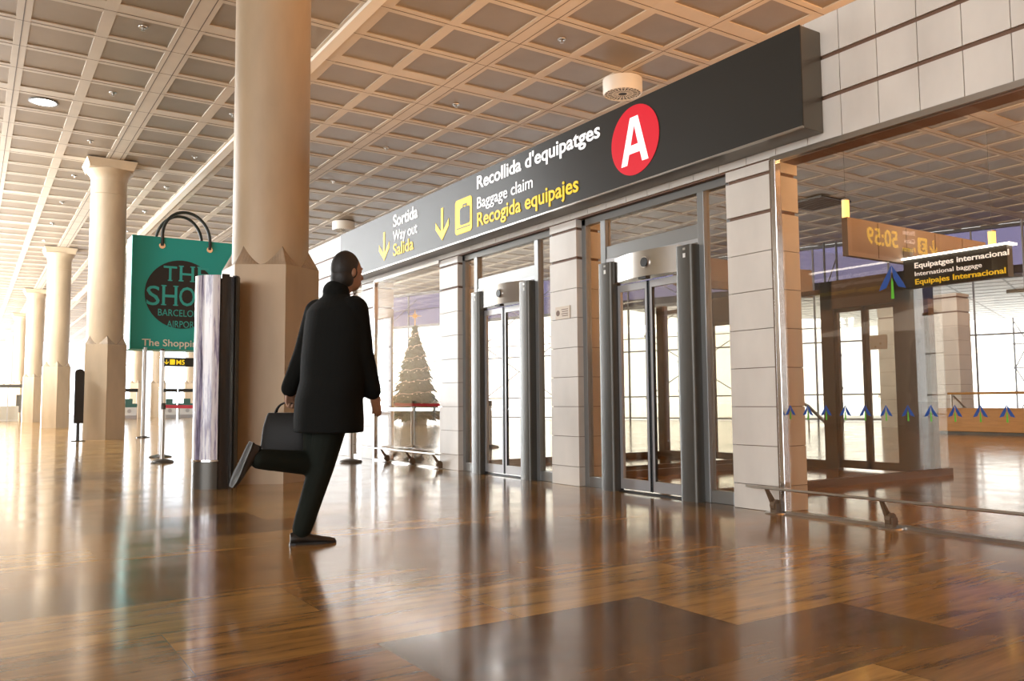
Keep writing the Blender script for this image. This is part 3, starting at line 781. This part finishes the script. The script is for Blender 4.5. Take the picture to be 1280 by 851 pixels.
belt('red barrier belt running right from the post by the advertising drum', (2.57, 13.98), (4.93, 12.08))
belt('red barrier belt behind the window, in front of the Christmas tree', (6.26, 13.45), (8.75, 14.2))
belt('farther red barrier belt behind the window, left part', (6.26, 13.45), (7.45, 15.05))

ts = thing('thin_post', 'tall thin steel post on a round foot left of the advertising drum', 'post', (2.80, 15.42, 0))
MB().lathe([(.19, 0), (.19, .015), (.05, .05)], n=30).build('base', DARKG, ts, smooth='auto')
MB().lathe([(.038, 1.84), (.038, 1.87), (.01, 1.88)], n=16).build('cap', DARKG, ts)
MB().lathe([(.032, .04), (.032, 1.84)], n=16).build('pole', CHROME, ts, smooth='auto')
ms = thing('direction_sign', 'small dark hanging sign with yellow arrow and M5 below the teal bag', 'sign', (7.90, 40.0, 2.84))
MB().box(-.70, 0, -.20, .72, .12, .20).build('board', SIGN, ms)
arrow(0, ms, .50, (-.45, -.002, .0), X2); flat('symbol_plate', rrect(.22, .24, .03), (-.20, -.002, 0), X2, UD, YELLOW, ms, .003)
text('lettering_m5', 'M5', (-.03, -.002, -.11), X2, UD, .22, .36, YELLOW, ms, .02)
for xx in (-.5, .5): MB().tube([(xx, .06, .20), (xx, .06, ZC-2.84)], .012, 6).build('hanger', STEEL, ms)

# ================================================================== GUARD RAILS
def rail(label, ya, yb, brackets, group):
    t = thing('guard_rail', label, 'rail', (5.30, (ya+yb)/2, 0), 0, group); ym = (ya+yb)/2
    MB().loft([[(-.045, yy-ym, .205), (.03, yy-ym, .190), (.035, yy-ym, .205), (-.04, yy-ym, .222)] for yy in (ya, yb)]).build('top_bar', STEEL, t, bevel=.003)
    for b in brackets:
        y_ = b-ym
        mb = MB()
        mb.loft([[(.0, y_-.012, .20), (.0, y_+.012, .20), (.025, y_+.012, .195), (.025, y_-.012, .195)],
                 [(.10, y_-.012+.02, .05), (.10, y_+.012+.02, .05), (.145, y_+.012+.02, .07), (.145, y_-.012+.02, .07)]])
        mb.box(.085, y_-.03, 0, .15, y_+.03, .075)
        mb.prism([(.11+.045*math.cos(math.radians(a)), .065+.045*math.sin(math.radians(a))) for a in range(0, 360, 30)], y_-.02, y_+.02, 'y')
        br_ = mb.build('bracket', BROWNM, t)
        MB().lathe([(.085, 0), (.08, .008)], .11, y_, 20).build('foot_plate', STEEL, br_)
    return t
rail('low steel guard rail along the large window at the right edge', 0.4, 4.63, (4.46, 3.47, 2.2, 1.0), 'low guard rails')
rail('low steel guard rail in front of the Christmas tree window', 9.95, 12.45, (11.82, 10.95, 10.12), 'low guard rails')

# ================================================================== CHRISTMAS TREE
tr = thing('christmas_tree', 'tall lit Christmas tree with gold star behind the left window', 'tree', (15.95, 32.0, 0))
random.seed(3)
mb = MB(); H_ = 4.45
for tier in range(20):
    f = tier/19; z = .35+f*(H_-.75); rad = 1.12*(1-f)**.88+.10
    nfr = int(14+22*(1-f))
    for k in range(nfr):
        a = 2*math.pi*(k+random.random()*.7)/nfr; L_ = rad*random.uniform(.82, 1.12); z_ = z+random.uniform(-.06, .06)
        d = Vector((math.cos(a), math.sin(a), 0)); s_ = Vector((-math.sin(a), math.cos(a), 0)); wd = .13+.10*(1-f)
        R = []
        for u_, ww, dz in ((0, .3, .22), (.45, 1, .14), (.8, .75, -.02), (1, .05, -.16)):
            c = d*L_*u_+Vector((0, 0, z_+dz*(.5+.8*(1-f)))); t_ = .05*ww+.008
            R.append([c-s_*wd*ww, c-Vector((0, 0, t_*1.5)), c+s_*wd*ww, c+Vector((0, 0, t_))])
        mb.loft(R)
mb.lathe([(.75, .35), (.1, 4.1)], n=14)
fol = mb.build('foliage', TREEM, tr)
MB().lathe([(.12, 0), (.10, .5)], n=12).build('trunk', TRUNK, tr)
MB().lathe([(.5, 0), (.55, .28), (.5, .3)], n=24).build('tree_tub', DARKG, tr, smooth='auto')
star = []
for k in range(16):
    a = math.pi*2*k/16+math.pi/2; r_ = (.30 if k % 4 == 0 else (.14 if k % 2 == 0 else .075)); star.append((r_*math.cos(a), r_*math.sin(a)))
so = MB().prism(star, -.03, .03, 'y').build('star', GOLD, tr, (0, 0, 4.62)); so.rotation_euler = (0, 0, math.radians(-26))
MB().lathe([(.012, 4.1), (.03, 4.4), (.01, 4.45)], n=8).build('star_stem', GOLD, tr)
def helix(u_, ph=0): 
    z = .5+u_*3.5; f = (z-.35)/(H_-.75); r_ = (1.12*(1-f)**.88+.10)*1.0; a = u_*2*math.pi*7+ph
    return Vector((r_*math.cos(a), r_*math.sin(a), z-.03+.03*math.sin(9*a)))
MB().tube([helix(i/280) for i in range(281)], .016, 5).build('tinsel_garland', TINSEL, tr)
mb = MB()
for i in range(230):
    p = helix(i/230, .3); p.x += random.uniform(-.05, .05); p.z += random.uniform(-.12, .08); mb.ball(p, .014, 6, 4)
o = mb.build('fairy_lights', BULB, tr); o['kind'] = 'stuff'

# ================================================================== BAGGAGE HALL FURNITURE
ct = thing('counter', 'long low honey-coloured wooden counter seen through the large window', 'counter', (21.3, 9.0, 0))
MB().box(-.4, -5.5, .07, .4, 3.2, .62).build('wood_front', WOOD, ct, bevel=.01)
MB().box(-.42, -5.5, .62, .42, 3.22, .65).build('top', WOOD, ct)
MB().box(-.34, -5.45, 0, .34, 3.14, .07).build('plinth', DARKG, ct)
rl = thing('railing', 'steel and wood railing behind the wooden counter', 'railing', (24.0, 9.5, 0))
MB().tube([(0, -6, 1.04), (0, 3.86, 1.04)], .035, 10).build('handrail', WOOD, rl)
for yy in (-5, -2.9, -.7, 1.5, 3.75): MB().tube([(0, yy, 0), (0, yy, 1.03)], .025, 8).build('post', STEEL, rl)
MB().tube([(0, 3.7, .97), (0, 3.3, .55), (0, 2.9, .2)], .03, 8).build('brace', STEEL, rl)
rl.location = (23.9, 9.5, 0)
for (a, b, lab) in (((22.9, 18.1, 1.0), (24.4, 17.9, .12), 'dark curved handrail descending behind the lobby, left one'), ((28.2, 18, 1.0), (29.1, 18, .12), 'light handrail descending behind the lobby doors, right one')):
    t = thing('stair_handrail', lab, 'handrail', (a[0], a[1], 0))
    a_, b_ = Vector((0, 0, a[2])), Vector((b[0]-a[0], b[1]-a[1], b[2]))
    mid = (a_+b_)/2+Vector((0, 0, .12))
    MB().tube([a_-Vector((.5, 0, 0)), a_, mid, b_], .055, 10).build('handrail', STEEL, t, smooth='auto')
    for p in (a_-Vector((.4, 0, 0)), mid): MB().tube([(p.x, p.y, 0), (p.x, p.y, p.z)], .03, 8).build('post', STEEL, t)
nb = tag(MB().box(-.006, -.12, -.09, 0, .12, .09).build('paper_notice', PAPER), 'white paper notice taped to the inner lobby doors', 'notice')
nb.location = (9.488, 6.15, 1.607)
for i, (y_, z_) in enumerate(((.04, -.055), (-.03, -.02))): MB().box(-.008, y_-.012, z_-.012, -.006, y_+.012, z_+.012).build('print_mark', PLAQUE, nb)

def pendant(loc, label, h, r):
    t = thing('pendant_lamp', label, 'lamp', loc, 0, 'amber tube lamps')
    MB().lathe([(r, -h/2), (r, h/2)], n=24).build('glowing_tube', LAMPY, t, smooth='auto')
    MB().lathe([(r+.01, h/2), (r+.01, h/2+.03), (.01, h/2+.05)], n=24).build('cap', STEEL, t)
    MB().tube([(0, 0, h/2), (0, 0, ZC-loc[2])], .004, 6).build('cord', DARKG, t)
pendant((17.54, 12.09, 5.45), 'glowing amber tube lamp seen through the large window, left of the mirrored digits', .44, .085)
pendant((20.5, 10.2, 4.70), 'glowing amber tube lamp seen through the large window above the end of the baggage sign', .38, .085)
hv = thing('ceiling_grille', 'dark square ceiling grille seen through the large window', 'vent', (23.4, 17.2, ZC))
hv.rotation_euler = (0, 0, 0)
MB().box(-.78, -.75, -.05, .78, .75, 0).build('frame', DARKG, hv)
mb = MB()
for k in range(12): mb.box(-.7, -.66+.115*k, -.065, .7, -.62+.115*k, -.05)
mb.build('slats', SEAM, hv)

# ================================================================== CHECK-IN DESKS far behind
def desk(x, label, y=60.5, w_=.9):
    t = thing('check_in_desk', label, 'desk', (x, y, 0), 0, 'distant check-in desks')
    MB().box(-w_/2, 0, 0, w_/2, .6, .75).build('front', DESK, t)
    MB().box(-w_/2, -.02, 0, w_/2, 0, .22).build('plinth', GREYL, t)
    MB().box(-w_/2-.05, .1, .75, w_/2+.05, .55, 1.0).build('worktop', DESKG, t)
    mon = MB().box(-.22, .2, 1.0, .22, .3, 1.32).build('monitor', DESKG, t)
    MB().box(-w_/2-.08, .1, 1.78, w_/2+.08, .3, 2.0).build('header_board', SIGN, t)
    for s in (-1, 1): MB().box(s*(w_/2+.03)-.02, .15, 0, s*(w_/2+.03)+.02, .25, 1.9).build('post', STEEL, t)
    flat('emblem', circ(.13, 20), (0, -.001, .5), X2, UD, GREYL, t, .003)
    return t
desk(9.0, 'white check-in desk just right of the second column, far behind')
desk(11.55, 'small white check-in desk directly left of the tall thin post, far behind', w_=.8)
desk(12.7, 'white check-in desk with green screen directly right of the tall thin post', w_=1.0)
gb = thing('glass_booth', 'pale glazed booth with dark header at the far left edge', 'booth', (1.95, 58.0, 0))
mb = MB()
for x in (-.75, 0, .75): mb.box(x-.03, 0, 0, x+.03, .06, 2.15)
mb.build('frame', GREYL, gb)
MB().box(-.8, -.02, 2.0, .8, .08, 2.2).build('header', DARKG, gb)
MB().box(-.72, .02, .1, .72, .04, 2.0).build('glass', GLASS, gb)
MB().box(-.6, .4, 0, .6, .9, .9).build('counter', DESK, gb)
fp = thing('grey_board', 'dark grey standing board beside the glass booth, far left', 'board', (2.63, 60.0, 0))
MB().box(-.16, 0, .5, .16, .06, 1.6).build('board', DARKG, fp); MB().box(-.13, .0, 0, -.09, .05, .5).build('leg', DARKG, fp); MB().box(.09, .0, 0, .13, .05, .5).build('leg', DARKG, fp)

# ================================================================== CEILING FITTINGS
def diffuser(loc, label):
    t = thing('air_diffuser', label, 'vent', loc, 0, 'round air diffusers')
    MB().ring([(.40, 0), (.40, -.26), (.375, -.30), (.36, -.29), (.36, 0)], 40).build('drum', DIFFW, t, smooth='auto')
    mb = MB()
    for k in range(24):
        a = 2*math.pi*k/24; d = Vector((math.cos(a), math.sin(a), 0)); s_ = Vector((-math.sin(a), math.cos(a), 0))
        mb.loft([[d*.10-s_*.004+Vector((0, 0, -.29)), d*.10+s_*.004+Vector((0, 0, -.29)), d*.10+s_*.008+Vector((0, 0, -.286)), d*.10-s_*.008+Vector((0, 0, -.286))],
                 [d*.36-s_*.015+Vector((0, 0, -.29)), d*.36+s_*.015+Vector((0, 0, -.29)), d*.36+s_*.015+Vector((0, 0, -.286)), d*.36-s_*.015+Vector((0, 0, -.286))]])
    for r_ in (.09, .2, .3):
        mb.ring([(r_, -.292), (r_+.012, -.292), (r_+.012, -.286), (r_, -.286)], 32)
    mb.build('vanes', DIFFW, t); MB().lathe([(.36, -.28), (.36, -.27)], n=32).build('dark_inside', BLACK, t)
    return t
diffuser((10.95, 12.55, ZC-.004), 'round white slotted ceiling diffuser just above the red A disc')
diffuser((11.14, 28.1, ZC-.004), 'round white ceiling diffuser at the far left end of the long dark sign')
dl = thing('downlight', 'round glowing white downlight in the ceiling at upper left', 'light', (1.14, 20.15, ZC+.02))
MB().ring([(.285, 0), (.285, -.015), (.25, -.025), (.245, 0)], 36).build('trim_ring', DARKG, dl, smooth='auto')
MB().lathe([(.247, -.012), (.247, -.002)], n=36).build('diffuser', LAMPW, dl)
def sprinkler(loc, label, first=[None]):
    if first[0] is None:
        t = thing('sprinkler', label, 'sprinkler', loc, 0, 'ceiling sprinkler heads')
        MB().lathe([(.075, 0), (.07, -.012), (.02, -.02), (.015, -.06), (.035, -.065), (.035, -.07)], n=14).build('head', STEEL, t); first[0] = t; return t
    return dup(first[0], loc, label)
n = 0
for lab, x, ys in (('small ceiling sprinkler in the row nearest the left edge', 2.32, (15.18, 18.8, 22.6, 26.3, 30, 33.7, 37.4)),
               ('small ceiling sprinkler in the row just left of the white ceiling track', 4.79, (18.8, 22.6, 26.3, 30, 33.7)),
               ('small ceiling sprinkler in the row nearest the long dark sign', 8.78, (11.7, 15.6, 19.26, 23, 26.7))):
    order = ['nearest', 'second nearest', 'third nearest', 'fourth nearest', 'fifth nearest', 'sixth nearest', 'seventh nearest']
    for i, y_ in enumerate(ys): sprinkler((x, y_, ZC+.018), lab.replace('small ', order[i]+' ', 1))

# ================================================================== THE WALKING MAN
FO = Vector((1.85, 5.23, .0)); U = Vector((.8370, -.5472, 0)); W = Vector((.5472, .8370, 0)); ZZ = Vector((0, 0, 1))
man = thing('person', 'person in a long dark coat seen from behind, striding', 'person', tuple(FO))
def L3(u, w_, z): return U*u+W*w_+ZZ*z
FM = (U*.72+W*.69).normalized(); SH = Vector((FM.y, -FM.x, 0))     # facing, person's right-hand side
def capsule(mb, a, b, ra, rb, n=14, sx=1.0, steps=4):
    a, b = Vector(a), Vector(b); d = (b-a); ln = d.length; d.normalize()
    up = Vector((0, 0, 1)) if abs(d.z) < .85 else FM.copy()
    x_ = d.cross(up).normalized(); y_ = x_.cross(d).normalized(); R = []
    def ring(c, r_): R.append([c+x_*r_*sx*math.cos(2*math.pi*i/n)+y_*r_*math.sin(2*math.pi*i/n) for i in range(n)])
    for k in range(4): t = math.pi/2*(k+.15)/4; ring(a-d*ra*math.cos(t), ra*math.sin(t))
    for k in range(steps+1): u_ = k/steps; ring(a+d*ln*u_, ra+(rb-ra)*u_)
    for k in range(3, -1, -1): t = math.pi/2*(k+.15)/4; ring(b+d*rb*math.cos(t), rb*math.sin(t))
    mb.loft(R)
def remesh(o, vox, sm=2):
    r_ = o.modifiers.new('remesh', 'REMESH'); r_.mode = 'VOXEL'; r_.voxel_size = vox; r_.use_smooth_shade = True
    s_ = o.modifiers.new('smooth', 'SMOOTH'); s_.factor = .5; s_.iterations = sm
def ell(mb, c, rx, ry, rz, ax, n=20, m=14):
    """ellipsoid with local x along ax (horizontal unit vector)"""
    ay = Vector((-ax.y, ax.x, 0)); R = []
    for k in range(m+1):
        t = min(max(math.pi*k/m, .06), math.pi-.06)
        R.append([Vector(c)+ax*rx*math.sin(t)*math.cos(2*math.pi*i/n)+ay*ry*math.sin(t)*math.sin(2*math.pi*i/n)-ZZ*rz*math.cos(t) for i in range(n)])
    mb.loft(R)

head = L3(.235, .03, 1.765)
shC = L3(.165, .0, 1.50); pel = L3(.125, -.01, .93)
shR = shC+SH*.185+ZZ*.01+FM*.02; shL = shC-SH*.185+ZZ*.02-FM*.02
hipR = pel+SH*.085; hipL = pel-SH*.085
kneeR = L3(.075, .03, .50); ankR = L3(-.045, .02, .10)
kneeL = hipL+FM*.02+U*-.05+ZZ*-.42; ankL = kneeL+(U*-.29+W*-.26+ZZ*.05)
elR = shR+U*.045+ZZ*-.29+W*.02; wrR = elR+U*-.015+FM*.10+ZZ*-.24
elL = shL+U*-.09+ZZ*-.28+W*.03; wrL = elL+U*-.115+ZZ*-.235+W*.05
body = MB()
ell(body, head, .098, .076, .122, FM)                                   # skull
ell(body, head+FM*.03-ZZ*.06, .066, .058, .07, FM)                      # jaw
capsule(body, head+FM*.085-ZZ*.0, head+FM*.105-ZZ*.035, .012, .016, 8)   # nose
capsule(body, head+FM*.080+SH*.025-ZZ*.075, head+FM*.080-SH*.025-ZZ*.075, .011, .011, 8)   # lips
for s_ in (-1, 1):
    ell(body, head+SH*s_*.078-FM*.005-ZZ*.01, .020, .010, .032, FM, 10, 8)      # ears
    ell(body, head+SH*s_*.032+FM*.078+ZZ*.022, .016, .022, .010, FM, 8, 6)    # brow
capsule(body, head-ZZ*.08-FM*.015, shC+ZZ*.08, .058, .064)
capsule(body, shC+ZZ*.04, shC-ZZ*.14, .10, .125, sx=1.35)
capsule(body, shC-ZZ*.14, pel, .125, .125, sx=1.2)
capsule(body, shR, shL, .062, .062)
for sh_, el_, wr_ in ((shR, elR, wrR), (shL, elL, wrL)):
    capsule(body, sh_, el_, .052, .042); capsule(body, el_, wr_, .041, .027)
for hp, kn, an in ((hipR, kneeR, ankR), (hipL, kneeL, ankL)):
    capsule(body, hp, kn, .09, .056); capsule(body, kn, an, .055, .036)
def foot_dirs(an, fd, drop):
    return an
fdR = (U*.93+W*.36).normalized()
capsule(body, ankR-ZZ*.055, ankR+fdR*.14-ZZ*.082, .028, .014)
fdL = (U*-.35-W*.15-ZZ*.90).normalized()
upL = (ankL-kneeL).normalized()*-1; upL = (upL-fdL*upL.dot(fdL)).normalized()
capsule(body, ankL-upL*.055, ankL+fdL*.14-upL*.082, .028, .014)
def hand(mb, wr, dn, fw, side, grip):
    """palm down along dn, fw = thumb side direction, side = back of hand normal"""
    palm = wr+dn*.05
    for t in (-.026, -.009, .009, .026): capsule(mb, wr+fw*t*.6, wr+dn*.092+fw*t, .013, .0115, 8)
    for i, t in enumerate((.028, .010, -.009, -.027)):
        ln = (.040, .045, .042, .033)[i]
        a = wr+dn*.095+fw*t; c1 = .9 if grip else .25
        d1 = (dn*math.cos(c1*.7)-side*math.sin(c1*.7)).normalized(); d2 = (dn*math.cos(c1*1.9)-side*math.sin(c1*1.9)).normalized(); d3 = (dn*math.cos(c1*3.0)-side*math.sin(c1*3.0)).normalized()
        b = a+d1*ln; c = b+d2*ln*.62; e = c+d3*ln*.45
        capsule(mb, a, b, .0095, .0088, 8); capsule(mb, b, c, .0088, .008, 8); capsule(mb, c, e, .008, .007, 8)
    a = wr+dn*.03+fw*.024; b = a+(fw*.75+dn*.75-side*.25).normalized()*.04; c = b+(dn*.9-side*.45).normalized()*.03
    capsule(mb, a, b, .0125, .0105, 8); capsule(mb, b, c, .0105, .0085, 8)
dnR = (wrR-elR).normalized(); dnL = Vector((0, 0, -1))
hand(body, wrR, dnR, FM, SH, False)
hand(body, wrL, dnL, FM, -SH, True)
bo = body.build('body', SKIN, man); remesh(bo, .0055, 2)

hair = MB(); ell(hair, head-FM*.016+ZZ*.016, .104, .087, .122, FM); 
ell(hair, head-FM*.040-ZZ*.045, .078, .084, .085, FM)
ho = hair.build('hair', HAIR, man)
# leave the face clear: hair pulled back behind the brow
for v in ho.data.vertices:
    p = v.co-head; f_ = p.dot(FM)
    if f_ > .045 and p.z < .065: v.co = head+p*.80
ho.modifiers.new('sub', 'SUBSURF').render_levels = 1
ho.data.polygons.foreach_set('use_smooth', [True]*len(ho.data.polygons))

coat = MB()
def cring(c, a, b, n=36, rot=0.0, bulge=0.0):
    R = []
    for i in range(n):
        t = 2*math.pi*i/n; R.append(Vector(c)+SH*a*math.cos(t)+FM*b*math.sin(t)*(1+bulge*max(0, -math.sin(t))))
    return R
prof = [(shC+ZZ*.115+FM*.01, .075, .075), (shC+ZZ*.085, .14, .09), (shC+ZZ*.045, .225, .125), (shC-ZZ*.0, .262, .155), (shC-ZZ*.12+U*.005, .272, .18), (shC-ZZ*.30-U*.01, .272, .185), (shC-ZZ*.45-U*.015, .27, .185), (pel+ZZ*.0, .272, .19), (pel-ZZ*.13, .275, .20), (pel-ZZ*.215, .272, .20)]
coat.loft([cring(c, a, b) for c, a, b in prof])
for sh_, el_, wr_ in ((shR, elR, wrR), (shL, elL, wrL)):
    capsule(coat, sh_-ZZ*.015, el_, .092, .078); capsule(coat, el_, wr_, .078, .060)
capsule(coat, shC+ZZ*.13+SH*.02, shC+ZZ*.13-SH*.02, .078, .078)
co = coat.build('coat', COAT, man); remesh(co, .010, 4)

tro = MB()
for hp, kn, an in ((hipR, kneeR, ankR), (hipL, kneeL, ankL)):
    d = (an-kn)
    capsule(tro, hp, kn, .125, .083, sx=1.0); capsule(tro, kn, kn+d*.80, .083, .068)
    capsule(tro, kn+d*.78, kn+d*1.0, .070, .064)
tr_o = tro.build('trousers', TROUS, man); remesh(tr_o, .009, 4)
def shoe(an, fd, upv):
    sd = fd.cross(upv).normalized(); mb = MB(); R = []
    base = an-upv*.10-fd*.075
    for u_, hw, h in ((0, .026, .075), (.03, .036, .085), (.09, .038, .088), (.14, .040, .062), (.20, .047, .048), (.25, .044, .038), (.285, .026, .026)):
        c = base+fd*u_; ring = []
        for t in range(14):
            a = 2*math.pi*t/14; y_ = math.sin(a); ring.append(c+sd*hw*math.cos(a)*(1 if y_ < 0 else 1-.25*y_)+upv*(h*(y_+1)/2 if y_ > -.5 else 0))
        R.append(ring)
    mb.loft(R); s_ = mb.build('shoe', SHOE, man, smooth='auto')
    mb = MB(); R = []
    mb.loft([[base+fd*u_+sd*hw*t+upv*z for t, z in ((-1, -.0), (1, -.0), (1, .014), (-1, .014))] for u_, hw in ((-.004, .028), (.03, .038), (.14, .040), (.20, .050), (.25, .046), (.29, .026))])
    mb.build('sole', BLACK, s_)
shoe(ankR, fdR, ZZ.copy())
upL = (ankL-kneeL).normalized()*-1; upL = (upL-fdL*upL.dot(fdL)).normalized()
shoe(ankL, fdL, upL)

# bag hanging from the left hand
hx = FO+wrL+dnL*.105
hb = thing('handbag', 'black soft bag swinging from the left hand of the walking person', 'bag', (hx.x, hx.y, hx.z))
ax = (U*.95-W*.25).normalized(); ay = Vector((-ax.y, ax.x, 0))
R = []
for z, hw, hd in ((-.385, .13, .04), (-.375, .165, .06), (-.28, .18, .075), (-.16, .168, .062), (-.085, .15, .035), (-.06, .14, .018)):
    R.append([ax*(abs(math.cos(t))**.6*math.copysign(1, math.cos(t))*hw-.02)+ay*(abs(math.sin(t))**.6*math.copysign(1, math.sin(t))*hd)+ZZ*z for t in [2*math.pi*i/28 for i in range(28)]])
MB().loft(R).build('bag_body', BAGL, hb, smooth='auto')
for s_ in (-1, 1):
    pts = [ax*(-.02+.085*math.cos(math.pi*i/12))+ay*s_*.012*(1-math.sin(math.pi*i/12))+ZZ*(-.075+.083*math.sin(math.pi*i/12)) for i in range(13)]
    MB().tube(pts, .0065, 8).build('handle', BAGL, hb, smooth='auto')
MB().tube([ax*-.15+ZZ*-.062, ax*.11+ZZ*-.062], .006, 6).build('zip', STEEL, hb)
